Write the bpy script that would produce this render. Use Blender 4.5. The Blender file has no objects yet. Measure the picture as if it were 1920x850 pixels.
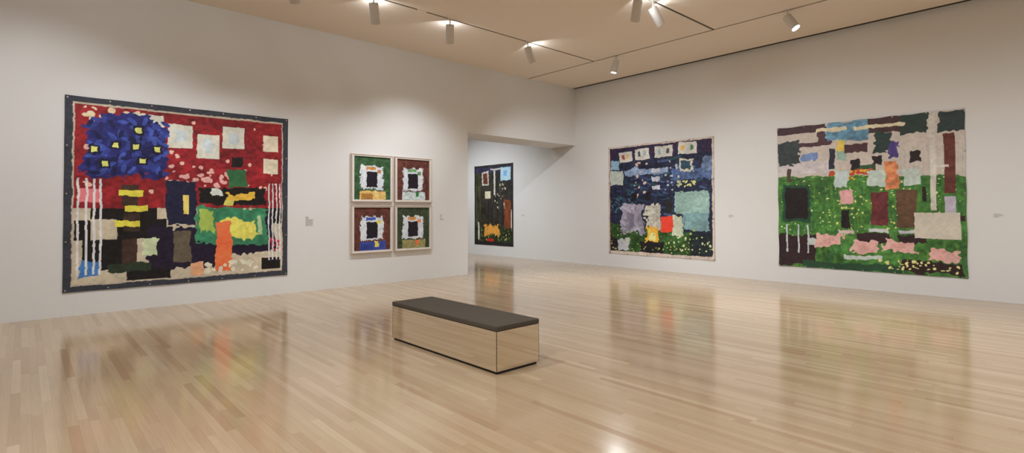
import bpy, bmesh, math, random
import numpy as np
from mathutils import Vector, Matrix

# ------------------------------------------------------------------ camera
sc = bpy.context.scene
COL = sc.collection
H_CAM = 1.4
CAM = (9.3257, 0.0, H_CAM)
F_PX, CY, YAW, PITCH, ROLL = 1000.31, 374.98, 0.8292, 0.0201, -0.0034
cam = bpy.data.cameras.new('camera')
cam_o = bpy.data.objects.new('camera', cam)
COL.objects.link(cam_o)
c_, s_ = math.cos(YAW), math.sin(YAW)
Fv = Vector((-s_ * math.cos(PITCH), c_ * math.cos(PITCH), math.sin(PITCH)))
Rv = Vector((c_, s_, 0))
Uv = Rv.cross(Fv)
R2 = math.cos(ROLL) * Rv + math.sin(ROLL) * Uv
U2 = -math.sin(ROLL) * Rv + math.cos(ROLL) * Uv
M = Matrix((R2, U2, -Fv)).transposed().to_4x4()
M.translation = Vector(CAM)
cam_o.matrix_world = M
cam.sensor_width = 36
cam.sensor_fit = 'HORIZONTAL'
cam.lens = F_PX / 1920 * 36
cam.shift_y = -(425 - CY) / 1920
cam.clip_start = 0.05
cam.clip_end = 100
sc.camera = cam_o

# ------------------------------------------------------------------ world, exposure, light strengths
w = bpy.data.worlds.new('world')
sc.world = w
w.use_nodes = True
w.node_tree.nodes['Background'].inputs[0].default_value = (1.0, 0.95, 0.9, 1)
w.node_tree.nodes['Background'].inputs[1].default_value = 0.05
vs = sc.view_settings
vs.view_transform = 'Standard'
vs.look = 'None'
vs.gamma = 1.0
vs.exposure = 0.27
vs.use_curve_mapping = False
P_WALL = 145.0      # spots washing the walls
P_DOWN = 415.0      # spots aimed into the room
P_VENT = 4.5        # light leaking from the rear vents onto the ceiling
LAMP_COL = (0.935, 0.975, 1.0)
VENT_COL = (0.93, 0.97, 1.0)

# room dimensions (metres)
YB = 10.83          # back (right-hand) wall
ZC = 4.632          # ceiling
Y_OP = 7.22         # end of the left wall, start of the opening
Z_OP = 3.13         # underside of the header
T_W = 0.90          # thickness of the left wall
X_MAX, Y_MIN, X_MIN = 17.5, -7.0, -9.0

# ------------------------------------------------------------------ helpers
def lin(c):
    c = c / 255.0
    return c / 12.92 if c <= 0.04045 else ((c + 0.055) / 1.055) ** 2.4

def alb(r, g, b, k=1.0):
    return (min(lin(r) * k, .95), min(lin(g) * k, .95), min(lin(b) * k, .95), 1)

def mat(name, col, rough=.6, metal=0.0, noise=0.0, nscale=20, bump=0.0, bscale=60, spec=.5, emit=None, coat=0.0):
    m = bpy.data.materials.new(name)
    m.use_nodes = True
    nt = m.node_tree
    b = nt.nodes['Principled BSDF']
    b.inputs['Base Color'].default_value = col
    b.inputs['Roughness'].default_value = rough
    b.inputs['Metallic'].default_value = metal
    b.inputs['Specular IOR Level'].default_value = spec
    if coat:
        b.inputs['Coat Weight'].default_value = coat
    if noise or bump:
        tc = nt.nodes.new('ShaderNodeTexCoord')
    if noise:
        n = nt.nodes.new('ShaderNodeTexNoise')
        n.inputs['Scale'].default_value = nscale
        n.inputs['Detail'].default_value = 4
        nt.links.new(tc.outputs['Object'], n.inputs['Vector'])
        mx = nt.nodes.new('ShaderNodeMix')
        mx.data_type = 'RGBA'
        mx.inputs[6].default_value = tuple(max(0, x * (1 - noise)) for x in col[:3]) + (1,)
        mx.inputs[7].default_value = tuple(min(1, x * (1 + noise)) for x in col[:3]) + (1,)
        nt.links.new(n.outputs['Fac'], mx.inputs[0])
        nt.links.new(mx.outputs[2], b.inputs['Base Color'])
    if bump:
        n2 = nt.nodes.new('ShaderNodeTexNoise')
        n2.inputs['Scale'].default_value = bscale
        nt.links.new(tc.outputs['Object'], n2.inputs['Vector'])
        bp = nt.nodes.new('ShaderNodeBump')
        bp.inputs['Strength'].default_value = bump
        bp.inputs['Distance'].default_value = .002
        nt.links.new(n2.outputs['Fac'], bp.inputs['Height'])
        nt.links.new(bp.outputs['Normal'], b.inputs['Normal'])
    if emit:
        b.inputs['Emission Color'].default_value = emit[0] + (1,)
        b.inputs['Emission Strength'].default_value = emit[1]
    return m

def obj(name, bm, m, parent=None, smooth=False, loc=None):
    me = bpy.data.meshes.new(name)
    bm.normal_update()
    bm.to_mesh(me)
    bm.free()
    for mm in (m if isinstance(m, (list, tuple)) else [m]):
        me.materials.append(mm)
    if smooth:
        for p in me.polygons:
            p.use_smooth = True
    o = bpy.data.objects.new(name, me)
    COL.objects.link(o)
    if parent:
        o.parent = parent
    if loc is not None:
        o.location = loc
    return o

def add_box(bm, x0, x1, y0, y1, z0, z1, bevel=0.0, seg=2, matidx=0):
    nf = set(bm.faces)
    r = bmesh.ops.create_cube(bm, size=1.0)
    for v in r['verts']:
        v.co = Vector((x0 + (v.co.x + .5) * (x1 - x0), y0 + (v.co.y + .5) * (y1 - y0), z0 + (v.co.z + .5) * (z1 - z0)))
    if bevel:
        es = set(e for v in r['verts'] for e in v.link_edges)
        bmesh.ops.bevel(bm, geom=list(es), offset=bevel, segments=seg, affect='EDGES', profile=.5)
    if matidx:
        for f in bm.faces:
            if f not in nf:
                f.material_index = matidx

def box(*a, **k):
    bm = bmesh.new()
    add_box(bm, *a, **k)
    return bm

def add_lathe(bm, prof, seg=32, mtx=None, cap0=True, cap1=True):
    """prof: (radius, z) pairs, revolved about z."""
    rings = []
    for r, z in prof:
        ring = []
        for i in range(seg):
            a = 2 * math.pi * i / seg
            co = Vector((r * math.cos(a), r * math.sin(a), z))
            ring.append(bm.verts.new(mtx @ co if mtx else co))
        rings.append(ring)
    for a, b in zip(rings[:-1], rings[1:]):
        for i in range(seg):
            bm.faces.new((a[i], a[(i + 1) % seg], b[(i + 1) % seg], b[i]))
    if cap0:
        bm.faces.new(rings[0])
    if cap1:
        bm.faces.new(rings[-1])
    bmesh.ops.recalc_face_normals(bm, faces=bm.faces)

def lathe(prof, seg=32, mtx=None, cap0=True, cap1=True):
    bm = bmesh.new()
    add_lathe(bm, prof, seg, mtx, cap0, cap1)
    return bm

def empty(name, loc, rot=None):
    o = bpy.data.objects.new(name, None)
    o.empty_display_size = .2
    COL.objects.link(o)
    o.location = loc
    if rot is not None:
        o.rotation_euler = rot
    return o

def tag(o, label, cat, group=None):
    o['label'] = label
    o['category'] = cat
    if group:
        o['group'] = group
    return o

def struct(name, bm, m):
    o = obj(name, bm, m)
    o['kind'] = 'structure'
    return o

def copy_tree(o, parent=None):
    c = o.copy()
    COL.objects.link(c)
    if parent is not None:
        c.parent = parent
    for ch in [k for k in o.children]:
        copy_tree(ch, c)
    return c

# ------------------------------------------------------------------ materials of the room
m_wall = mat('wall_paint', (.785, .785, .785, 1), rough=.85, spec=.2, bump=.03, bscale=180)
m_ceil = mat('ceiling_paint', (.83, .735, .64, 1), rough=.9, spec=.15, bump=.03, bscale=160)
m_slot = mat('track_slot_shade_dark', (.030, .022, .017, 1), rough=.8)

def floor_material():
    m = bpy.data.materials.new('maple_strip_floor')
    m.use_nodes = True
    nt = m.node_tree
    L = nt.links.new
    b = nt.nodes['Principled BSDF']

    def math_(op, a, bb=None, c=None):
        n = nt.nodes.new('ShaderNodeMath')
        n.operation = op
        for i, v in enumerate((a, bb, c)):
            if v is None:
                continue
            if isinstance(v, (int, float)):
                n.inputs[i].default_value = v
            else:
                L(v, n.inputs[i])
        return n.outputs[0]
    tc = nt.nodes.new('ShaderNodeTexCoord')
    sp = nt.nodes.new('ShaderNodeSeparateXYZ')
    L(tc.outputs['Object'], sp.inputs[0])
    yr = math_('DIVIDE', sp.outputs[1], 0.057)
    row = math_('FLOOR', yr)
    fy = math_('FRACT', yr)
    wn1 = nt.nodes.new('ShaderNodeTexWhiteNoise')
    wn1.noise_dimensions = '1D'
    L(row, wn1.inputs['W'])
    off = math_('MULTIPLY', wn1.outputs['Value'], 37.0)
    xr = math_('ADD', math_('DIVIDE', sp.outputs[0], 1.25), off)
    cell = math_('FLOOR', xr)
    fx = math_('FRACT', xr)
    cb = nt.nodes.new('ShaderNodeCombineXYZ')
    L(row, cb.inputs[0]); L(cell, cb.inputs[1])
    wn2 = nt.nodes.new('ShaderNodeTexWhiteNoise')
    wn2.noise_dimensions = '2D'
    L(cb.outputs[0], wn2.inputs['Vector'])
    ramp = nt.nodes.new('ShaderNodeValToRGB')
    el = ramp.color_ramp.elements
    el[0].position = 0; el[0].color = (.42, .28, .165, 1)
    el[1].position = 1; el[1].color = (.54, .41, .27, 1)
    for pos, c in ((.10, (.45, .316, .192, 1)), (.3, (.47, .338, .208, 1)), (.55, (.485, .353, .222, 1)), (.8, (.50, .366, .231, 1))):
        e = el.new(pos); e.color = c
    L(wn2.outputs['Value'], ramp.inputs[0])
    # grain streaks along the board and slow tonal drift
    mp = nt.nodes.new('ShaderNodeMapping')
    mp.inputs['Scale'].default_value = (2.2, 55, 1)
    L(tc.outputs['Object'], mp.inputs[0])
    addv = nt.nodes.new('ShaderNodeVectorMath'); addv.operation = 'ADD'
    L(mp.outputs[0], addv.inputs[0]); L(wn2.outputs['Color'], addv.inputs[1])
    ns = nt.nodes.new('ShaderNodeTexNoise')
    ns.inputs['Scale'].default_value = 1.5; ns.inputs['Detail'].default_value = 6
    L(addv.outputs[0], ns.inputs['Vector'])
    g = math_('MULTIPLY_ADD', ns.outputs['Fac'], 0.26, 0.87)
    n3 = nt.nodes.new('ShaderNodeTexNoise')
    n3.inputs['Scale'].default_value = .7
    L(tc.outputs['Object'], n3.inputs['Vector'])
    g = math_('MULTIPLY', g, math_('MULTIPLY_ADD', n3.outputs['Fac'], .12, .94))
    # small knots
    vo = nt.nodes.new('ShaderNodeTexVoronoi')
    vo.inputs['Scale'].default_value = 1.9
    mp2 = nt.nodes.new('ShaderNodeMapping'); mp2.inputs['Scale'].default_value = (.6, 1.3, 1)
    L(tc.outputs['Object'], mp2.inputs[0]); L(mp2.outputs[0], vo.inputs['Vector'])
    kn = math_('LESS_THAN', vo.outputs['Distance'], 0.013)
    g = math_('MULTIPLY', g, math_('SUBTRACT', 1.0, math_('MULTIPLY', kn, .35)))
    # joints
    ey = math_('MINIMUM', fy, math_('SUBTRACT', 1.0, fy))
    ex = math_('MINIMUM', fx, math_('SUBTRACT', 1.0, fx))
    jy = math_('LESS_THAN', ey, 0.012)
    jx = math_('LESS_THAN', ex, 0.0012)
    j = math_('MAXIMUM', jy, jx)
    g = math_('MULTIPLY', g, math_('SUBTRACT', 1.0, math_('MULTIPLY', j, .22)))
    vm = nt.nodes.new('ShaderNodeVectorMath'); vm.operation = 'SCALE'
    L(ramp.outputs[0], vm.inputs[0]); L(g, vm.inputs['Scale'])
    L(vm.outputs[0], b.inputs['Base Color'])
    rr = math_('MULTIPLY_ADD', wn2.outputs['Value'], .04, .12)
    L(rr, b.inputs['Roughness'])
    b.inputs['Specular IOR Level'].default_value = .62
    return m
m_floor = floor_material()

# ------------------------------------------------------------------ the room
struct('floor', box(X_MIN - .2, X_MAX + .2, Y_MIN - .2, YB + .2, -.15, 0), m_floor)
# left wall with the header over the opening, one solid
bm = bmesh.new()
pts = [(Y_MIN, 0), (Y_OP, 0), (Y_OP, Z_OP), (YB, Z_OP), (YB, ZC + .08), (Y_MIN, ZC + .08)]
fr = [bm.verts.new((0, y, z)) for y, z in pts]
bk = [bm.verts.new((-T_W, y, z)) for y, z in pts]
# front/back split in convex quads
def quad_side(vs_, flip):
    a, b_, c2, d, e, f = vs_
    # extra vertex on the top edge above the opening edge
    t = bm.verts.new((a.co.x, Y_OP, ZC + .08))
    fs = [(a, b_, c2, t, f), (c2, d, e, t)]
    for q in fs:
        bm.faces.new(tuple(reversed(q)) if flip else q)
    return t
t1 = quad_side(fr, False)
t2 = quad_side(bk, True)
loop_f = [fr[0], fr[1], fr[2], fr[3], fr[4], t1, fr[5]]
loop_b = [bk[0], bk[1], bk[2], bk[3], bk[4], t2, bk[5]]
for i in range(7):
    k = (i + 1) % 7
    bm.faces.new((loop_f[i], loop_f[k], loop_b[k], loop_b[i]))
bmesh.ops.recalc_face_normals(bm, faces=bm.faces)
struct('wall_left', bm, m_wall)
struct('wall_back', box(X_MIN, X_MAX + .2, YB, YB + .2, 0, ZC + .12), m_wall)
struct('wall_right', box(X_MAX, X_MAX + .2, Y_MIN, YB, 0, ZC + .12), m_wall)
struct('wall_front', box(X_MIN, X_MAX + .2, Y_MIN - .2, Y_MIN, 0, ZC + .12), m_wall)
struct('wall_far_room', box(X_MIN - .2, X_MIN, Y_MIN - .2, YB + .2, 0, ZC + .12), m_wall)

# ceiling panels; dark slab above is track and painted-in shade of the back-wall gap
bm = bmesh.new()
SL = .022
TRACK_X = [2.04, 4.765, 7.49, 10.215, 12.94]
YT = 9.10
xs = [0.0] + TRACK_X + [X_MAX]
for i in range(len(xs) - 1):
    x0 = xs[i] + (SL if i else 0)
    x1 = xs[i + 1] - (SL if i < len(xs) - 2 else 0)
    add_box(bm, x0, x1, Y_MIN, YT - SL, ZC, ZC + .012)
add_box(bm, 0, X_MAX, YT + SL, YB - .12, ZC, ZC + .012)
add_box(bm, X_MIN, -T_W, Y_MIN, YB, ZC, ZC + .012)
struct('ceiling', bm, m_ceil)
struct('ceiling_slot', box(X_MIN, X_MAX, Y_MIN, YB, ZC + .012, ZC + .12), m_slot)
bm = box(TRACK_X[0] - .03, TRACK_X[0] + .03, 4.64, 4.80, ZC - .002, ZC + .03)
struct('trim_1', bm, m_ceil)
bm = box(TRACK_X[0] - .03, TRACK_X[0] + .03, 1.0, 1.16, ZC - .002, ZC + .03)
struct('trim_2', bm, m_ceil)

# ------------------------------------------------------------------ track spotlights
m_can = mat('spotlight_white_enamel', (.66, .63, .60, 1), rough=.45)
m_baffle = mat('spotlight_baffle', (.06, .05, .045, 1), rough=.6)
m_lens = mat('spotlight_glass_lit', (.9, .9, .9, 1), rough=.3, emit=((1.0, .97, .92), 14.0))

def light(name, kind_, loc, direction, power, color, size_deg=120, blend=1.0, radius=.05, parent=None):
    ld = bpy.data.lights.new(name, 'SPOT')
    ld.energy = power
    ld.color = color
    ld.spot_size = math.radians(size_deg)
    ld.spot_blend = blend
    ld.shadow_soft_size = radius
    o = bpy.data.objects.new(name, ld)
    COL.objects.link(o)
    o.location = loc
    o.rotation_euler = Vector(direction).to_track_quat('-Z', 'Y').to_euler()
    return o

def spotlight(x, y, aim, label, power, beam=None, vent=P_VENT, size=88, length=.305, group='track spotlights', vent_dir=None, recess=.12):
    """aim: direction of the barrel (any length)."""
    a = Vector(aim).normalized()
    root = empty('track_spotlight', (x, y, ZC))
    tag(root, label, 'spotlight', group)
    # adapter set in the slot and short stem
    obj('track_adapter', box(-.028, .028, -.045, .045, -.006, .03, bevel=.003), m_can, root)
    obj('stem', lathe([(.011, 0), (.011, -.105)], 16), m_can, root, smooth=False)
    rot = a.to_track_quat('-Z', 'Y').to_matrix().to_4x4()
    piv = Vector((0, 0, -.125))
    T = Matrix.Translation(piv) @ rot
    R = .069
    # barrel: pivot sits near its rear end, open front with a rim
    bm_ = lathe([(.030, .030), (R - .006, .030), (R, .022), (R, -length + .03), (R - .002, -length + .03 - .004), (R - .006, -length + .03),
                 (R - .006, -length + recess + .005)], 40, T, cap0=True, cap1=False)
    obj('barrel', bm_, m_can, root, smooth=False)
    obj('baffle', lathe([(R - .0065, -length + .032), (R - .010, -length + recess), (R - .022, -length + recess + .002)], 40, T, cap0=False, cap1=False), m_baffle, root)
    obj('lamp_lens', lathe([(R - .011, -length + recess + .0005), (R - .020, -length + recess - .006), (.012, -length + recess - .010)], 40, T, cap0=False, cap1=True), m_lens, root)
    wp = Vector((x, y, ZC)) + T @ Vector((0, 0, -length + .02))
    bd = Vector(beam).normalized() if beam else a
    l1 = light('spotlight_beam', 'SPOT', wp, bd, power, LAMP_COL, size, 1.0, .03)
    l1.parent = root
    l1.location = wp - Vector((x, y, ZC))
    if vent:
        hd = Vector(vent_dir) if vent_dir else Vector((a.x, a.y, 0))
        hd.normalize()
        l2 = light('vent_glow', 'SPOT', (0, 0, 0), (hd.x, hd.y, .55), vent, VENT_COL, 150, .25, .012)
        l2.parent = root
        l2.location = piv + hd * (R + .035) - Vector((0, 0, .035))
    return root

# seen in the photograph
VIEW = (-.737, .675)
spotlight(2.04, 2.64, (-.45, .40, -1), 'track spotlight cut by the top edge above the large red artwork, only its tip showing', P_WALL * .6, beam=(-1, -.1, -2.15))
spotlight(2.04, 3.86, (-.42, .36, -1), 'grey barrel track spotlight hanging straight, leftmost of those fully in view', P_WALL * .65, beam=(-1, .1, -2.15))
spotlight(2.04, 5.27, (-.46, .30, -1), 'grey barrel track spotlight in front of the four small framed pictures', P_WALL * 1.3, beam=(-1, .25, -2.0), size=98)
spotlight(2.04, 7.10, (-.02, .50, -1), 'tilted track spotlight nearest the opening, glowing onto the ceiling to its right', P_WALL * 1.35, beam=(-.35, 1, -1.3), vent=5, size=108)
spotlight(4.765, 6.74, (-.55, .48, -1), 'track spotlight cut by the top edge, hanging straight beside a bright tilted one', P_WALL * 1.1, beam=(-.55, 1, -1.3), vent_dir=(.1, 1, 0), size=108)
spotlight(4.765, 7.15, (.22, .62, -1), 'bright white tilted track spotlight at top centre, next to a straight one', P_WALL, beam=(.2, 1, -1.35), vent=5, size=108)
spotlight(6.02, 9.10, (.60, -.04, -.95), 'track spotlight above the two largest back wall canvases with its lit white face showing', P_DOWN, beam=(.35, -.62, -.9), vent=0, size=110, recess=.045, length=.265)
spotlight(2.62, 9.10, (-.16, -.12, -1), 'small pale track spotlight near the room corner with a thin sliver of lit face', P_DOWN, beam=(.25, -.32, -1), vent=0, size=110, recess=.045, length=.265)
# unseen spotlights added to wash the walls and fill both rooms with light
for (x_, y_, bm_d, pw) in ((2.04, 1.45, (-1, 0, -2.15), P_WALL * .62), (2.04, .1, (-1, 0, -2.0), P_WALL * .62), (2.04, -2.2, (-1, 0, -2.0), P_WALL * .7),
                           (7.49, 7.1, (-.3, 1, -1.4), P_WALL * .42), (7.49, 6.2, (.6, 1, -1.5), P_WALL * .6), (10.215, 7.0, (.1, 1, -1.4), P_WALL * .7),
                           (12.94, 7.0, (.1, 1, -.9), P_WALL * .7),
                           (-2.6, 7.2, (-.1, 1, -1.2), P_WALL * 1.9), (-4.8, 7.2, (.25, 1, -1.2), P_WALL * 1.9),
                           (7.49, -1.0, (.1, .3, -1), P_DOWN), (12.9, 1.0, (0, .1, -1), P_DOWN), (10.215, 5.2, (0, .1, -1), P_DOWN * .6), (4.765, 1.2, (0, .1, -1), P_DOWN * .55)):
    spotlight(x_, y_, tuple(Vector(bm_d) * 1.0), 'added track spotlight, unseen beyond the edge of the view, filling the gallery with light', pw, vent=(P_VENT * 1.4 if x_ < 5 and x_ > 0 else 0), size=(160 if pw > P_WALL * 1.2 and x_ > 0 else (98 if y_ > 1.2 and x_ < 3 else 118)),
              group='added track spotlights beyond the view')

# ------------------------------------------------------------------ mirrored bench
m_mirror = mat('bench_mirror', (.80, .735, .63, 1), rough=.035, metal=1.0)
m_edge = mat('bench_mirror_edge', (.10, .085, .065, 1), rough=.35, metal=.4)
m_pad = mat('bench_pad_felt', (.092, .076, .060, 1), rough=.95, spec=.2, noise=.35, nscale=260, bump=.5, bscale=420)
m_plinth = mat('bench_plinth_black', (.012, .010, .009, 1), rough=.7)
BX0, BX1, BY0, BY1, BH = 4.135, 5.872, 2.98, 3.492, .412
bcx, bcy = (BX0 + BX1) / 2, (BY0 + BY1) / 2
bench = empty('gallery_bench', (bcx, bcy, 0))
tag(bench, 'long low mirror-clad bench with a dark brown padded top on the wood floor', 'bench')
hx, hy = (BX1 - BX0) / 2, (BY1 - BY0) / 2
obj('plinth', box(-hx + .016, hx - .016, -hy + .016, hy - .016, 0, .026), m_plinth, bench)
obj('core', box(-hx + .012, hx - .012, -hy + .012, hy - .012, .018, BH - .044), m_plinth, bench)
PZ0, PZ1 = .024, BH - .046
g_ = .004
for nm, dims in (('long', (-hx + g_, hx - g_, -hy, -hy + .008)), ('long', (-hx + g_, hx - g_, hy - .008, hy)),
                 ('end', (-hx, -hx + .008, -hy + g_, hy - g_)), ('end', (hx - .008, hx, -hy + g_, hy - g_))):
    obj('mirror_panel', box(*dims, PZ0, PZ1, bevel=.0012, seg=1), m_mirror, bench)
for sx in (-1, 1):
    for sy in (-1, 1):
        x_, y_ = sx * (hx - .0025), sy * (hy - .0025)
        obj('corner_edge', box(x_ - .0025, x_ + .0025, y_ - .0025, y_ + .0025, PZ0, PZ1), m_edge, bench)
obj('seat_pad', box(-hx - .004, hx + .004, -hy - .004, hy + .004, BH - .046, BH, bevel=.011, seg=4), m_pad, bench, smooth=False)

# ------------------------------------------------------------------ wall labels (small vinyl text blocks)
m_lab = mat('label_card', (.79, .77, .745, 1), rough=.7)
m_txt = mat('label_grey_ink', (.40, .39, .38, 1), rough=.8)
def wall_label(pos, face, w_, h_, lines, label):
    """lines: list of (v, u0, u1) in 0..1 from the top left."""
    rot = (0, 0, math.pi / 2) if face == 'left' else (0, 0, 0)
    root = empty('wall_label', pos, rot)
    tag(root, label, 'label')
    obj('card', box(-w_ / 2, w_ / 2, -.003, 0, -h_ / 2, h_ / 2), m_lab, root)
    bm_ = bmesh.new()
    for v, u0, u1, t in lines:
        add_box(bm_, -w_ / 2 + u0 * w_, -w_ / 2 + u1 * w_, -.0036, -.003, h_ / 2 - v * h_ - t, h_ / 2 - v * h_)
    obj('printed_lines', bm_, m_txt, root)
    return root
L1 = [(.03, .05, .35, .010), (.11, .05, .42, .010), (.20, .05, .40, .010)] + [(.30 + .075 * i, .05, .95 - (.1 if i % 3 == 2 else 0), .0075) for i in range(9)]
wall_label((0.0, 3.71, 1.225), 'left', .15, .17, L1, 'grey text label on the left wall between the large red artwork and the framed pictures')
L2 = [(.04, .1, .45, .010), (.2, .1, .5, .010), (.36, .1, .4, .008), (.52, .1, .45, .008), (.70, .1, .9, .010), (.83, .1, .8, .009)]
wall_label((0.0, 6.53, 1.258), 'left', .11, .13, L2, 'small text label right of the four framed pictures, before the opening')
L3 = [(.1, .05, .7, .010), (.45, .05, .9, .010), (.75, .05, .5, .009)]
wall_label((-2.01, YB, 1.255), 'back', .12, .07, L3, 'tiny text label right of the tall narrow dark canvas')
wall_label((4.24, YB, 1.27), 'back', .13, .06, L3, 'tiny text label between the square dark canvas and the green canvas')
wall_label((8.35, YB, 1.30), 'back', .13, .06, L3, 'tiny text label on the wall right of the green canvas')

# ------------------------------------------------------------------ painted canvases
K_ILL = 1.45        # converts a colour as photographed on the lit wall to the paint's own reflectance

class Paint:
    def __init__(s, W, H, seed):
        s.W, s.H = W, H
        s.r = np.random.RandomState(seed)
        s.v, s.u = np.meshgrid((np.arange(H) + .5) / H, (np.arange(W) + .5) / W, indexing='ij')
        s.a = np.zeros((H, W, 3))
        s.nu, s.nv = s.noise(14, 1), s.noise(14, 1)
        s.fu, s.fv = s.noise(60, 1), s.noise(60, 1)

    def noise(s, n, amp=1.0):
        g = s.r.rand(n + 3, n + 3) * 2 - 1
        x, y = s.u * n, s.v * n
        xi, yi = x.astype(int), y.astype(int)
        fx, fy = x - xi, y - yi
        fx, fy = fx * fx * (3 - 2 * fx), fy * fy * (3 - 2 * fy)
        t = g[yi, xi] * (1 - fx) + g[yi, xi + 1] * fx
        b = g[yi + 1, xi] * (1 - fx) + g[yi + 1, xi + 1] * fx
        return amp * (t * (1 - fy) + b * fy)

    def uv(s, wob):
        return s.u + (s.nu * .6 + s.fu * .4) * wob, s.v + (s.nv * .6 + s.fv * .4) * wob

    def put(s, m, c, var=.12, alpha=1.0):
        col = np.array(c, float)
        t = 1 + var * (s.fu * .5 + s.nv * .5)
        s.a[m] = (s.a[m] * (1 - alpha) + alpha * col * t[m][:, None])

    def rect(s, u0, v0, u1, v1, c, wob=.004, **k):
        u, v = s.uv(wob)
        s.put((u > u0) & (u < u1) & (v > v0) & (v < v1), c, **k)

    def ell(s, cu, cv, ru, rv, c, wob=.004, rot=0.0, **k):
        u, v = s.uv(wob)
        x, y = u - cu, v - cv
        ca, sa = math.cos(rot), math.sin(rot)
        x, y = x * ca + y * sa, -x * sa + y * ca
        s.put((x / ru) ** 2 + (y / rv) ** 2 < 1, c, **k)

    def ring(s, cu, cv, ru, rv, t, c, wob=.003, **k):
        u, v = s.uv(wob)
        q = np.sqrt(((u - cu) / ru) ** 2 + ((v - cv) / rv) ** 2)
        s.put(np.abs(q - 1) < t, c, **k)

    def poly(s, pts, c, wob=.004, **k):
        u, v = s.uv(wob)
        ins = np.zeros(u.shape, bool)
        n = len(pts)
        for i in range(n):
            x0, y0 = pts[i]
            x1, y1 = pts[(i + 1) % n]
            if y0 == y1:
                continue
            cr = ((y0 > v) != (y1 > v)) & (u < (x1 - x0) * (v - y0) / (y1 - y0) + x0)
            ins ^= cr
        s.put(ins, c, **k)

    def line(s, u0, v0, u1, v1, t, c, wob=.003, **k):
        u, v = s.uv(wob)
        dx, dy = u1 - u0, v1 - v0
        q = np.clip(((u - u0) * dx + (v - v0) * dy) / (dx * dx + dy * dy + 1e-9), 0, 1)
        s.put(np.hypot(u - u0 - q * dx, v - v0 - q * dy) < t, c, **k)

    def dots(s, n, u0, v0, u1, v1, r0, r1, c, var=.1, **k):
        for _ in range(n):
            cu, cv = u0 + s.r.rand() * (u1 - u0), v0 + s.r.rand() * (v1 - v0)
            rr = r0 + s.r.rand() * (r1 - r0)
            s.ell(cu, cv, rr, rr * (.6 + .7 * s.r.rand()), c, wob=.01, var=var, **k)

    def brush(s, amt=6.0, n=90):
        s.a += s.noise(n, amt)[..., None] + s.r.randn(s.H, s.W, 1) * amt * .35

def canvas_mesh(paint, w_, h_, name, material, parent, wave=0.0, edge=0.0, ngrom=6, thick=.010, off=.004):
    """w_ along +x, h_ along z from 0, painted side faces -y; back stays `off` from the wall plane y = 0."""
    W, H = paint.W, paint.H
    nx, nz = W + 1, H + 1
    U, V = np.meshgrid(np.linspace(0, 1, nx), np.linspace(0, 1, nz))
    fall = np.exp(-V * 9) + .7 * np.exp(-(1 - V) * 12)
    side = np.exp(-U * 14) + np.exp(-(1 - U) * 14)
    scal = .5 - .5 * np.cos(2 * np.pi * U * ngrom)
    scv = .5 - .5 * np.cos(2 * np.pi * V * 4)
    rs = np.random.RandomState(W)
    ph = rs.rand(4) * 6
    dz = -edge * scal * np.exp(-V * 22) + edge * .5 * scal * np.exp(-(1 - V) * 22)
    dx = edge * .6 * scv * (np.exp(-U * 22) - np.exp(-(1 - U) * 22))
    depth = wave * (fall * (.5 + .5 * np.sin(U * 2 * np.pi * ngrom * 1.0 + ph[0])) + side * .6 * (.5 + .5 * np.sin(V * 22 + ph[1])) + .25 * (1 + np.sin(U * 9 + V * 6 + ph[2])))
    X = U * w_ + dx
    Z = (1 - V) * h_ + dz
    Y = -(off + thick + depth)
    front = np.stack([X, Y, Z], -1).reshape(-1, 3)
    ring_i = [i for i in range(nx)] + [j * nx + nx - 1 for j in range(1, nz)] + [(nz - 1) * nx + i for i in range(nx - 2, -1, -1)] + [j * nx for j in range(nz - 2, 0, -1)]
    back = front[ring_i].copy()
    back[:, 1] = -off
    verts = np.concatenate([front, back])
    idx = np.arange(nx * nz).reshape(nz, nx)
    q = np.stack([idx[1:, :-1], idx[1:, 1:], idx[:-1, 1:], idx[:-1, :-1]], -1).reshape(-1, 4)
    nb = len(ring_i)
    base = nx * nz
    ra = np.array(ring_i)
    rb = np.roll(ra, -1)
    ba = base + np.arange(nb)
    bb = np.roll(ba, -1)
    sq = np.stack([rb, bb, ba, ra], -1)
    sq = sq[:, ::-1]
    quads = np.concatenate([q, sq])
    loops = np.concatenate([quads.reshape(-1), ba[::-1]])
    npoly = len(quads) + 1
    starts = np.concatenate([np.arange(len(quads)) * 4, [len(quads) * 4]])
    me = bpy.data.meshes.new(name)
    me.vertices.add(len(verts))
    me.vertices.foreach_set('co', verts.astype(np.float32).ravel())
    me.loops.add(len(loops))
    me.loops.foreach_set('vertex_index', loops.astype(np.int32))
    me.polygons.add(npoly)
    me.polygons.foreach_set('loop_start', starts.astype(np.int32))
    me.update(calc_edges=True)
    me.validate()
    a = np.clip(paint.a, 0, 255) / 255.0
    l = np.where(a <= .04045, a / 12.92, ((a + .055) / 1.055) ** 2.4) * K_ILL
    l = np.clip(l, .003, .9)
    pad = np.pad(l, ((0, 1), (0, 1), (0, 0)), mode='edge')
    cols = np.ones((len(verts), 4), np.float32)
    cols[:nx * nz, :3] = pad.reshape(-1, 3)
    cols[nx * nz:, :3] = pad.reshape(-1, 3)[ring_i]
    at = me.color_attributes.new('paint', 'FLOAT_COLOR', 'POINT')
    at.data.foreach_set('color', cols.ravel())
    me.materials.append(material)
    o = bpy.data.objects.new(name, me)
    COL.objects.link(o)
    o.parent = parent
    return o

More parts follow.
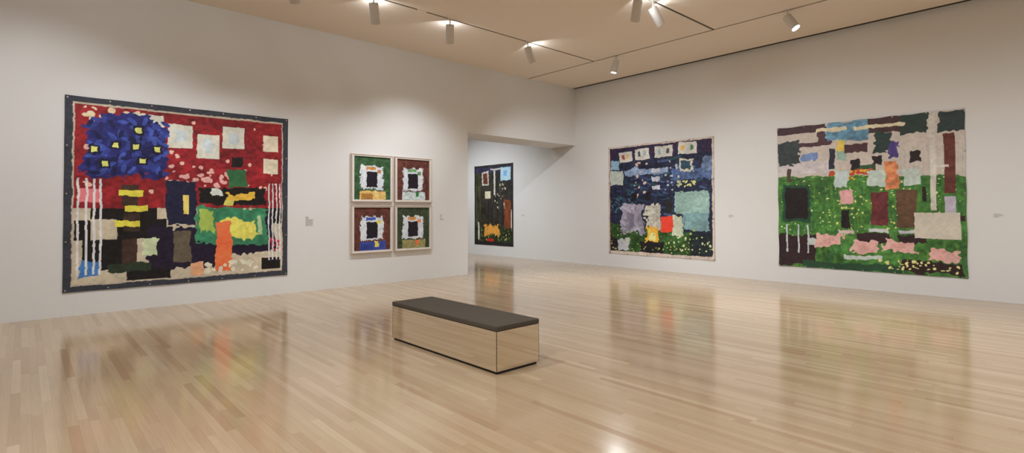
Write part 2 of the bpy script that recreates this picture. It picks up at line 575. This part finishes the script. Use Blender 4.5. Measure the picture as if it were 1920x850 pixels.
def paint_material(name, rough=.55):
    m = bpy.data.materials.new(name)
    m.use_nodes = True
    nt = m.node_tree
    b = nt.nodes['Principled BSDF']
    at = nt.nodes.new('ShaderNodeAttribute')
    at.attribute_name = 'paint'
    nt.links.new(at.outputs['Color'], b.inputs['Base Color'])
    b.inputs['Roughness'].default_value = rough
    b.inputs['Specular IOR Level'].default_value = .3
    tc = nt.nodes.new('ShaderNodeTexCoord')
    n = nt.nodes.new('ShaderNodeTexNoise')
    n.inputs['Scale'].default_value = 90
    nt.links.new(tc.outputs['Object'], n.inputs['Vector'])
    bp = nt.nodes.new('ShaderNodeBump')
    bp.inputs['Strength'].default_value = .15
    bp.inputs['Distance'].default_value = .002
    nt.links.new(n.outputs['Fac'], bp.inputs['Height'])
    nt.links.new(bp.outputs['Normal'], b.inputs['Normal'])
    return m
m_paint = paint_material('acrylic_on_canvas')
m_grom = mat('grommet_brass', (.62, .58, .50, 1), rough=.35, metal=.8)
m_grom_d = mat('grommet_dark', (.08, .07, .06, 1), rough=.5, metal=.5)

def grommets(root, w_, h_, us, vs_left, m_, inset=.028, y=-.017, r=.011):
    spots = [(inset + u * (w_ - 2 * inset), h_ - inset) for u in us] + [(inset + u * (w_ - 2 * inset), inset) for u in us]
    spots += [(inset, inset + v * (h_ - 2 * inset)) for v in vs_left] + [(w_ - inset, inset + v * (h_ - 2 * inset)) for v in vs_left]
    first = None
    R = Matrix.Rotation(math.pi / 2, 4, 'X')
    for (x_, z_) in spots:
        if first is None:
            bm_ = lathe([(r * .4, -.001), (r * .45, .004), (r * .8, .005), (r, .001), (r, -.001)], 16, R)
            g = obj('grommet', bm_, m_, root)
            first = g
        else:
            g = first.copy()
            COL.objects.link(g)
            g.parent = root
        g.location = (x_, y, z_)

def wall_root(name, side, a0, z0):
    """Empty at the lower left corner of something hung on a wall. local x runs to the viewer's right, -y faces the room."""
    if side == 'left':
        return empty(name, (0, a0, z0), (0, 0, math.pi / 2))
    return empty(name, (a0, YB, z0))

# ---- large red and blue work on the left wall
CREAM = (200, 190, 168)
def work_red():
    # plain abstract stand-in: red over light and dark squares, with loose colour patches
    P = Paint(440, 400, 3)
    P.put(np.ones_like(P.u, bool), (50, 53, 62), var=.1)
    P.rect(.030, .030, .972, .972, (172, 160, 144), wob=.006)
    P.rect(.037, .041, .967, .963, (124, 30, 36), wob=.004, var=.35)
    P.dots(46, .05, .06, .95, .50, .005, .012, (208, 164, 148))
    P.dots(34, .05, .05, .34, .14, .006, .016, (200, 180, 150))
    P.dots(46, .40, .33, .78, .46, .006, .016, (196, 150, 146))
    # light ground with dark squares
    P.rect(.037, .575, .967, .963, (178, 168, 148), var=.1)
    D = (22, 20, 21)
    P.rect(.10, .575, .36, .635, D); P.rect(.20, .635, .40, .74, D); P.rect(.04, .64, .10, .74, D)
    P.rect(.07, .74, .25, .90, D); P.rect(.24, .90, .42, .963, D); P.rect(.84, .575, .967, .67, D); P.rect(.86, .885, .960, .957, D)
    P.rect(.32, .68, .64, .905, (30, 23, 42), wob=.03); P.rect(.60, .64, .93, .85, (28, 21, 40), wob=.03)
    # pale squares along the top and at the right
    for (a, b_, c2, d) in ((.24, .06, .385, .30), (.405, .10, .515, .235), (.535, .145, .64, .285), (.655, .085, .765, .215)):
        P.rect(a, b_, c2, d, (190, 190, 178), var=.08)
        P.rect(a + .03, b_ + .03, c2 - .03, d - .035, (176, 186, 190), wob=.02)
    P.rect(.865, .12, .945, .22, CREAM); P.rect(.865, .265, .945, .36, CREAM)
    # broad blue passage built of dabs
    P.rect(.075, .13, .405, .40, (36, 38, 96), wob=.045, var=.3); P.rect(.14, .07, .34, .20, (36, 38, 96), wob=.04, var=.3)
    for k in range(120):
        P.ell(.08 + .32 * P.r.rand(), .10 + .29 * P.r.rand(), .024, .010, [(56, 72, 146), (44, 54, 120), (26, 28, 70)][k % 3], rot=P.r.rand() * 3.1, var=.25)
    for (cu, cv) in ((.28, .15), (.11, .27), (.19, .24), (.27, .24), (.36, .25), (.15, .34), (.30, .32)):
        P.rect(cu - .022, cv - .024, cu + .022, cv + .024, (22, 22, 44), wob=.01); P.rect(cu - .012, cv - .014, cu + .012, cv + .014, (196, 198, 112), wob=.008)
    # brown and yellow blocks
    P.rect(.215, .45, .285, .56, (60, 43, 36), var=.2); P.rect(.225, .60, .290, .70, (56, 42, 36), var=.2); P.rect(.22, .74, .28, .89, (58, 42, 35), var=.2)
    P.rect(.17, .87, .34, .915, (38, 50, 38), wob=.015)
    for (a, b_) in ((.205, .475), (.225, .555), (.195, .64)):
        P.rect(a, b_, a + .095, b_ + .032, (204, 194, 70), wob=.012)
    # navy, ochre and olive blocks
    P.rect(.400, .42, .535, .67, (28, 29, 52), wob=.016); P.rect(.475, .50, .500, .61, (204, 182, 96)); P.rect(.435, .70, .510, .88, (90, 82, 68), wob=.01)
    # green, black and ochre passage
    P.rect(.54, .575, .89, .79, (52, 116, 84), wob=.03, var=.25); P.rect(.66, .64, .83, .75, (200, 194, 92), wob=.04)
    P.rect(.56, .60, .62, .72, (146, 168, 78), wob=.03); P.rect(.84, .62, .86, .74, (150, 170, 130), wob=.01)
    P.rect(.55, .455, .885, .555, (22, 20, 21), wob=.02); P.rect(.66, .475, .82, .515, (206, 168, 64), wob=.03); P.rect(.67, .52, .71, .56, (190, 184, 92), wob=.01)
    P.rect(.60, .46, .65, .50, (186, 192, 186), wob=.02)
    P.rect(.685, .34, .775, .45, (44, 90, 56), wob=.014); P.rect(.70, .265, .755, .325, (26, 22, 26), wob=.012)
    # upright orange block
    P.rect(.628, .655, .702, .945, (222, 104, 64), wob=.014, var=.18)
    # small colour notes
    P.rect(.06, .855, .14, .935, (62, 112, 170), wob=.02); P.rect(.30, .745, .37, .825, (182, 196, 160), wob=.02)
    P.rect(.51, .885, .57, .955, (204, 152, 116), wob=.015); P.dots(26, .58, .89, .84, .955, .006, .016, (202, 200, 180))
    P.rect(.055, .475, .135, .545, (202, 110, 116)); P.dots(10, .90, .77, .955, .86, .005, .011, (172, 38, 66))
    # pale vertical bars near both edges
    for u0 in (.048, .080, .108, .132):
        P.rect(u0, .42, u0 + .009, .92, (194, 194, 198), wob=.005)
    for u0 in (.895, .915, .936, .955):
        P.rect(u0, .42, u0 + .007, .90, (190, 192, 195), wob=.005)
    P.brush(5)
    return P
r = wall_root('unframed_canvas', 'left', .395, .318)
tag(r, 'large unframed red, blue and green canvas with a navy border on the left wall', 'painting', 'unframed canvases')
canvas_mesh(work_red(), 2.935, 2.662, 'painted_canvas', m_paint, r, wave=.004, edge=.003, ngrom=5, thick=.006)
grommets(r, 2.935, 2.662, (0, .16, .33, .5, .66, .83, 1), (.25, .5, .75), m_grom)

# ---- four framed works on the left wall
m_frame = mat('frame_limed_maple', (.70, .58, .50, 1), rough=.5, noise=.10, nscale=14)
m_fillet = mat('frame_white_fillet', (.78, .755, .72, 1), rough=.6)
def framed_paint(seed, bg, top, top2, low, low2, acc):
    # plain abstract stand-in: a pale ragged square on a hatched ground with colour blocks
    P = Paint(130, 140, seed)
    P.put(np.ones_like(P.u, bool), bg, var=.4)
    for k in range(90):
        u0, v0 = P.r.rand(), P.r.rand()
        P.line(u0, v0, u0 + .08 * (P.r.rand() - .5), v0 + .10, .006, tuple(x * (1.25 if k % 2 else .8) for x in bg), alpha=.7)
    P.rect(.19, .22, .81, .76, (188, 194, 206), wob=.06)
    P.rect(.17, .80, .88, 1.0, low, wob=.02, var=.2)
    P.rect(.20, .86, .52, 1.0, low2, wob=.02, var=.2)
    P.rect(.58, .80, .68, .93, acc, wob=.03)
    P.rect(.35, .35, .65, .72, (27, 23, 33), wob=.02)
    P.rect(.34, .24, .60, .31, top, wob=.02)
    P.rect(.64, .30, .74, .38, top2, wob=.02)
    P.brush(5, 60)
    return P
fw, fh, fd, fb = .862, .898, .062, .016
def framed(a0, z0, P, label):
    r = wall_root('framed_picture', 'left', a0, z0)
    tag(r, label, 'painting', 'framed pictures hung two by two')
    bm_ = bmesh.new()
    for d in ((0, fw, 0, fb), (0, fw, fh - fb, fh)):
        add_box(bm_, d[0], d[1], -fd, -.001, d[2], d[3], bevel=.002, seg=1)
    for d in ((0, fb), (fw - fb, fw)):
        add_box(bm_, d[0], d[1], -fd, -.001, fb, fh - fb, bevel=.002, seg=1)
    obj('frame', bm_, m_frame, r)
    bi = .040
    bm_ = bmesh.new()
    add_box(bm_, fb, fw - fb, -fd + .012, -.003, fb, bi)
    add_box(bm_, fb, fw - fb, -fd + .012, -.003, fh - bi, fh - fb)
    add_box(bm_, fb, bi + .012, -fd + .012, -.003, bi, fh - bi)
    add_box(bm_, fw - bi - .012, fw - fb, -fd + .012, -.003, bi, fh - bi)
    obj('fillet', bm_, m_fillet, r)
    c = canvas_mesh(P, fw - 2 * bi - .024, fh - 2 * bi, 'painted_panel', m_paint, r, thick=.02, off=.004)
    c.location = (bi + .012, 0, bi)
    return r
GREENBG, BROWNBG, DKGREEN = (48, 78, 50), (84, 48, 42), (50, 60, 44)
framed(4.475, 1.577, framed_paint(11, GREENBG, (176, 122, 62), (168, 112, 58), (196, 164, 100), (150, 106, 52), (206, 180, 120)),
       'framed green-ground picture with tan and ochre blocks, upper left of the four')
framed(5.380, 1.577, framed_paint(12, BROWNBG, (96, 140, 92), (84, 128, 84), (176, 188, 190), (172, 186, 186), (30, 116, 58)),
       'framed brown-ground picture with green and white blocks, upper right of the four')
framed(4.475, .612, framed_paint(13, BROWNBG, (60, 82, 160), (206, 192, 70), (52, 68, 142), (44, 56, 124), (204, 190, 84)),
       'framed brown-ground picture with blue and yellow blocks, lower left of the four')
framed(5.380, .612, framed_paint(14, DKGREEN, (190, 132, 66), (222, 116, 58), (136, 130, 86), (128, 122, 80), (222, 96, 60)),
       'framed dark-green-ground picture with orange and olive blocks, lower right of the four')

# ---- tall dark work seen through the opening
def work_tall():
    # plain abstract stand-in: dark ground with a few colour patches
    P = Paint(170, 230, 21)
    P.put(np.ones_like(P.u, bool), (42, 40, 34), var=.5)
    P.rect(.03, .03, .97, .10, (44, 42, 66), var=.4)
    P.rect(.04, .10, .18, .95, (56, 58, 38), var=.4)
    for k in range(70):
        u0 = P.r.rand() * .9 + .05; v0 = .10 + P.r.rand() * .45
        P.line(u0, v0, u0 + .01, v0 + .1 + P.r.rand() * .25, .008, [(66, 66, 62), (30, 30, 44), (60, 48, 34), (24, 26, 24)][k % 4], alpha=.7)
    P.rect(.20, .08, .39, .26, (176, 170, 164), wob=.02); P.rect(.235, .105, .355, .235, (92, 46, 36), wob=.02)
    P.rect(.52, .07, .565, .38, (184, 180, 174), wob=.008); P.rect(.44, .05, .70, .068, (184, 180, 174), wob=.008)
    P.rect(.70, .045, .95, .205, (156, 188, 212), wob=.012); P.rect(.77, .09, .87, .17, (106, 150, 194), wob=.03)
    P.rect(.29, .33, .44, .42, (194, 188, 160))
    P.dots(26, .55, .22, .82, .55, .006, .015, (182, 174, 148))
    P.rect(.79, .45, .955, .81, (110, 58, 36), wob=.02, var=.3)
    P.rect(.955, .56, .975, .86, (186, 180, 172))
    P.rect(.03, .78, .97, .97, (34, 44, 28), wob=.03, var=.5)
    P.dots(34, .15, .78, .92, .95, .006, .014, (108, 118, 62)); P.dots(20, .15, .80, .92, .95, .005, .012, (192, 182, 108))
    P.rect(.27, .75, .66, .88, (200, 140, 60), wob=.05, var=.2)
    P.rect(.10, .72, .135, .94, (184, 182, 174), wob=.01)
    P.rect(.33, .925, .52, .955, (168, 42, 36), wob=.01)
    u, v = P.uv(.003)
    P.put((u < .022) | (u > .978) | (v < .016) | (v > .965), (34, 32, 38))
    P.brush(5, 70)
    return P
r = wall_root('unframed_canvas', 'back', -4.285, .316)
tag(r, 'tall narrow dark canvas with ochre and pale blue patches, seen through the opening', 'painting', 'unframed canvases')
canvas_mesh(work_tall(), 1.845, 2.52, 'painted_canvas', m_paint, r, wave=.005, edge=.004, ngrom=3, thick=.006)
grommets(r, 1.845, 2.52, (0, .33, .66, 1), (.25, .5, .75), m_grom_d)

# ---- square dark work on the back wall
def work_square():
    # plain abstract stand-in: dark blue strokes over green, with pale, teal, red and orange blocks
    P = Paint(330, 310, 31)
    P.put(np.ones_like(P.u, bool), (34, 38, 60), var=.4)
    P.rect(0, .0, 1, .12, (44, 36, 60), var=.3)
    for k in range(150):
        u0, v0 = P.r.rand(), .16 + P.r.rand() * .48
        P.line(u0, v0, u0 + P.r.rand() * .12 - .02, v0 + P.r.rand() * .05 - .02, .009,
               [(30, 52, 68), (50, 66, 102), (26, 26, 44), (40, 76, 82), (72, 88, 126), (24, 28, 48)][k % 6], alpha=.8)
    P.rect(.18, .22, .60, .28, (118, 136, 166), wob=.03, var=.3); P.rect(.62, .25, 1, .34, (72, 90, 130), wob=.03, var=.4)
    P.rect(.90, .15, 1, .28, (90, 106, 136), wob=.02, var=.5)
    P.rect(.02, .14, .12, .22, (122, 152, 172), wob=.02); P.rect(.02, .23, .16, .36, (164, 172, 166), wob=.014)
    for k, (a, b_) in enumerate(((.125, .255), (.285, .43), (.485, .65), (.70, .86))):
        P.rect(a, .055 - .010 * k, b_, .155 - .010 * k, (184, 182, 176), wob=.010)
        P.rect(a + .03, .08 - .010 * k, a + .055, .125 - .010 * k, [(150, 70, 62), (70, 74, 84), (126, 160, 174), (192, 158, 84)][k], wob=.012)
        P.rect(b_ - .06, .08 - .010 * k, b_ - .035, .125 - .010 * k, [(192, 154, 92), (134, 160, 172), (70, 76, 90), (66, 116, 82)][k], wob=.012)
    for k in range(3):
        P.rect(.45, .22 + .08 * k, .53, .262 + .08 * k, (172, 176, 188), wob=.016)
    P.rect(.71, .17, .83, .27, (178, 176, 160), wob=.02); P.rect(.725, .185, .815, .255, (40, 66, 84), wob=.02)
    P.dots(22, .28, .17, .40, .48, .006, .013, (188, 168, 156)); P.dots(20, .56, .18, .72, .46, .006, .013, (156, 164, 172))
    P.dots(24, .68, .35, .86, .40, .004, .010, (184, 188, 120)); P.dots(50, .03, .48, .30, .62, .004, .009, (70, 110, 114))
    u, v = P.uv(.02)
    P.put((v > .74 + .10 * (u - .3)), (46, 76, 38), var=.5); P.put((v > .78) & (u > .80), (28, 36, 40), var=.5); P.put((v > .82 + .4 * u) & (u < .2), (34, 30, 34))
    P.rect(.13, .54, .36, .80, (146, 142, 160), wob=.05, var=.35); P.rect(.20, .62, .26, .76, (112, 108, 130), wob=.04)
    P.rect(.39, .54, .53, .76, (168, 166, 156), wob=.04, var=.3)
    P.rect(.245, .44, .30, .51, (26, 22, 30), wob=.015); P.rect(.385, .43, .44, .50, (26, 24, 30), wob=.015)
    P.rect(.66, .44, .96, .62, (128, 156, 150), wob=.02, var=.2); P.rect(.74, .62, .96, .76, (110, 142, 146), wob=.02, var=.2)
    P.rect(.64, .64, .735, .82, (172, 180, 160), wob=.02); P.rect(.585, .50, .635, .62, (36, 36, 38), wob=.012)
    P.rect(.535, .65, .645, .785, (210, 64, 48), wob=.012)
    P.rect(.33, .875, .56, .985, (28, 26, 30), wob=.02, var=.3)
    P.rect(.385, .745, .50, .885, (222, 156, 62), wob=.03, var=.2); P.rect(.415, .80, .475, .87, (224, 202, 128), wob=.02)
    P.rect(.09, .855, .23, .965, (168, 170, 176), wob=.03)
    P.dots(60, .02, .74, .99, .97, .004, .009, (148, 164, 92)); P.dots(26, .60, .82, .97, .97, .005, .010, (188, 192, 148))
    u, v = P.uv(.008)
    P.put((u < .018) | (u > .985) | (v < .016) | (v > .975), (182, 168, 158))
    P.put(((u < .024) & (u > .018)) & (v > .1), (92, 50, 60))
    P.brush(6, 90)
    return P
r = wall_root('unframed_canvas', 'back', 1.098, .326)
tag(r, 'square unframed dark blue canvas with a red patch, left of the large green canvas', 'painting', 'unframed canvases')
canvas_mesh(work_square(), 2.78, 2.645, 'painted_canvas', m_paint, r, wave=.007, edge=.008, ngrom=5, thick=.006)
grommets(r, 2.78, 2.645, (0, .2, .4, .6, .8, 1), (.33, .66), m_grom_d, inset=.016)

# ---- large green work on the back wall
def work_green():
    # plain abstract stand-in: pale and dark blocks over a green ground with rose patches
    P = Paint(460, 430, 41)
    P.put(np.ones_like(P.u, bool), (178, 169, 162), var=.06)
    P.rect(0, 0, .30, .055, (64, 47, 54)); P.rect(0, .125, .33, .155, (72, 50, 57), wob=.008); P.rect(.26, .03, .33, .15, (74, 52, 58), wob=.02)
    P.rect(.31, .0, .54, .13, (92, 132, 158), wob=.02, var=.3); P.rect(.36, .12, .42, .26, (134, 162, 150), wob=.02); P.rect(.36, .13, .41, .19, (202, 174, 84), wob=.02)
    P.rect(.54, 0, .80, .10, (64, 47, 48), wob=.014); P.rect(.41, .155, .54, .215, (72, 48, 52), wob=.014)
    P.rect(.44, .305, .57, .345, (48, 74, 52), wob=.016); P.rect(.57, .10, .66, .22, (42, 58, 55), wob=.03)
    for k in range(14):
        P.rect(.70 + .022 * k, .20, .704 + .022 * k, .42, (164, 166, 158))
    P.rect(0, .26, .33, .345, (182, 176, 178), wob=.01)
    P.rect(.32, .335, .56, .368, (164, 68, 44), wob=.014)
    # green ground
    u, v = P.uv(.014)
    P.put(v > .355 + .04 * u, (62, 106, 50), var=.4)
    for k in range(260):
        u0, v0 = P.r.rand(), .40 + P.r.rand() * .58
        P.line(u0, v0, u0 + .003, v0 + .05, .006, [(82, 128, 58), (46, 90, 50), (94, 134, 50), (40, 82, 56)][k % 4], alpha=.5)
    P.dots(170, .02, .36, .98, .78, .0025, .0065, (190, 198, 138)); P.dots(50, .35, .5, .75, .78, .004, .007, (194, 194, 110))
    P.dots(30, .33, .33, .58, .40, .004, .008, (196, 156, 64))
    # dark grey-green passages along the top
    P.rect(.015, .10, .145, .27, (52, 60, 60), wob=.03, var=.2); P.rect(.062, .30, .090, .40, (74, 58, 50), wob=.008); P.rect(.32, .18, .352, .32, (42, 44, 55), wob=.01)
    P.rect(.155, .205, .245, .250, (104, 126, 170), wob=.02)
    P.rect(.70, .0, .835, .12, (42, 56, 52), wob=.02); P.rect(.885, .0, 1, .125, (44, 56, 56), wob=.015)
    P.rect(.905, .14, .955, .50, (88, 46, 40), var=.2); P.rect(.905, .52, .955, .63, (166, 162, 176)); P.rect(.85, .635, 1, .665, (50, 32, 36), wob=.01)
    P.rect(.842, .0, .868, .60, (186, 182, 174)); P.rect(.87, .33, .925, .345, (184, 182, 176))
    P.rect(.25, .035, .42, .060, (196, 188, 162), wob=.012); P.rect(.46, .045, .73, .068, (196, 188, 162), wob=.014)
    # dark block over a maroon-brown pool
    P.rect(.03, .42, .20, .68, (34, 66, 50), wob=.02); P.rect(.05, .44, .185, .66, (30, 26, 26), wob=.014, var=.15)
    P.rect(0, .78, .24, .985, (46, 32, 36), wob=.025)
    for u0 in (.05, .125, .185):
        P.rect(u0, .70, u0 + .010, .90, (172, 178, 182), wob=.006)
    # pale, rose, maroon and brown blocks, each set apart
    P.rect(.46, .755, .64, .82, (46, 33, 35), wob=.016); P.rect(.68, .755, .83, .81, (46, 33, 35), wob=.016)
    P.rect(.350, .335, .430, .445, (170, 184, 184), wob=.018); P.rect(.375, .47, .455, .56, (192, 146, 148), wob=.016); P.rect(.385, .60, .430, .72, (30, 26, 28), wob=.008)
    P.rect(.440, .26, .490, .33, (34, 30, 34), wob=.014)
    P.rect(.530, .345, .625, .445, (172, 186, 180), wob=.016); P.rect(.550, .485, .640, .70, (94, 45, 48), wob=.008, var=.25)
    P.rect(.715, .335, .800, .445, (172, 186, 180), wob=.016); P.rect(.680, .475, .775, .71, (84, 63, 47), wob=.008, var=.25)
    P.rect(.560, .25, .610, .31, (36, 28, 28), wob=.014); P.rect(.750, .235, .800, .305, (36, 29, 29), wob=.014); P.rect(.80, .46, .822, .55, (32, 26, 26), wob=.01)
    P.rect(.37, .735, .45, .760, (186, 170, 164), wob=.012); P.rect(.54, .725, .64, .748, (172, 176, 178), wob=.01); P.rect(.69, .725, .77, .746, (172, 176, 178), wob=.01)
    P.rect(.625, .28, .690, .47, (200, 126, 86), wob=.022, var=.3); P.rect(.650, .16, .700, .26, (72, 60, 118), wob=.02, var=.2)
    # rose patches and the pale block at the right
    for (cu, cv) in ((.315, .80), (.52, .845), (.69, .77 + .06), (.905, .87)):
        P.rect(cu - .072, cv - .036, cu + .072, cv + .036, (200, 158, 152), wob=.03, var=.1)
        P.dots(14, cu - .06, cv - .03, cu + .06, cv + .03, .006, .012, (192, 138, 134), alpha=.6)
    P.rect(.40, .90, .60, .925, (170, 180, 174), wob=.014); P.rect(.19, .80, .24, .835, (172, 180, 176), wob=.014)
    P.rect(.765, .615, .975, .775, (184, 178, 166), var=.05)
    P.rect(.71, .915, .985, .985, (42, 30, 30), wob=.03)
    P.rect(.15, .955, .70, 1.0, (38, 68, 48), wob=.015)
    P.dots(40, .58, .92, .97, .975, .004, .009, (200, 192, 130))
    P.brush(5, 110)
    return P
r = wall_root('unframed_canvas', 'back', 5.175, .320)
tag(r, 'large unframed mostly green canvas with rose patches, rightmost on the back wall', 'painting', 'unframed canvases')
canvas_mesh(work_green(), 2.81, 2.66, 'painted_canvas', m_paint, r, wave=.010, edge=.014, ngrom=6, thick=.006)
grommets(r, 2.81, 2.66, (0, .1667, .3333, .5, .6667, .8333, 1), (.25, .5, .75), m_grom, inset=.018, y=-.022)
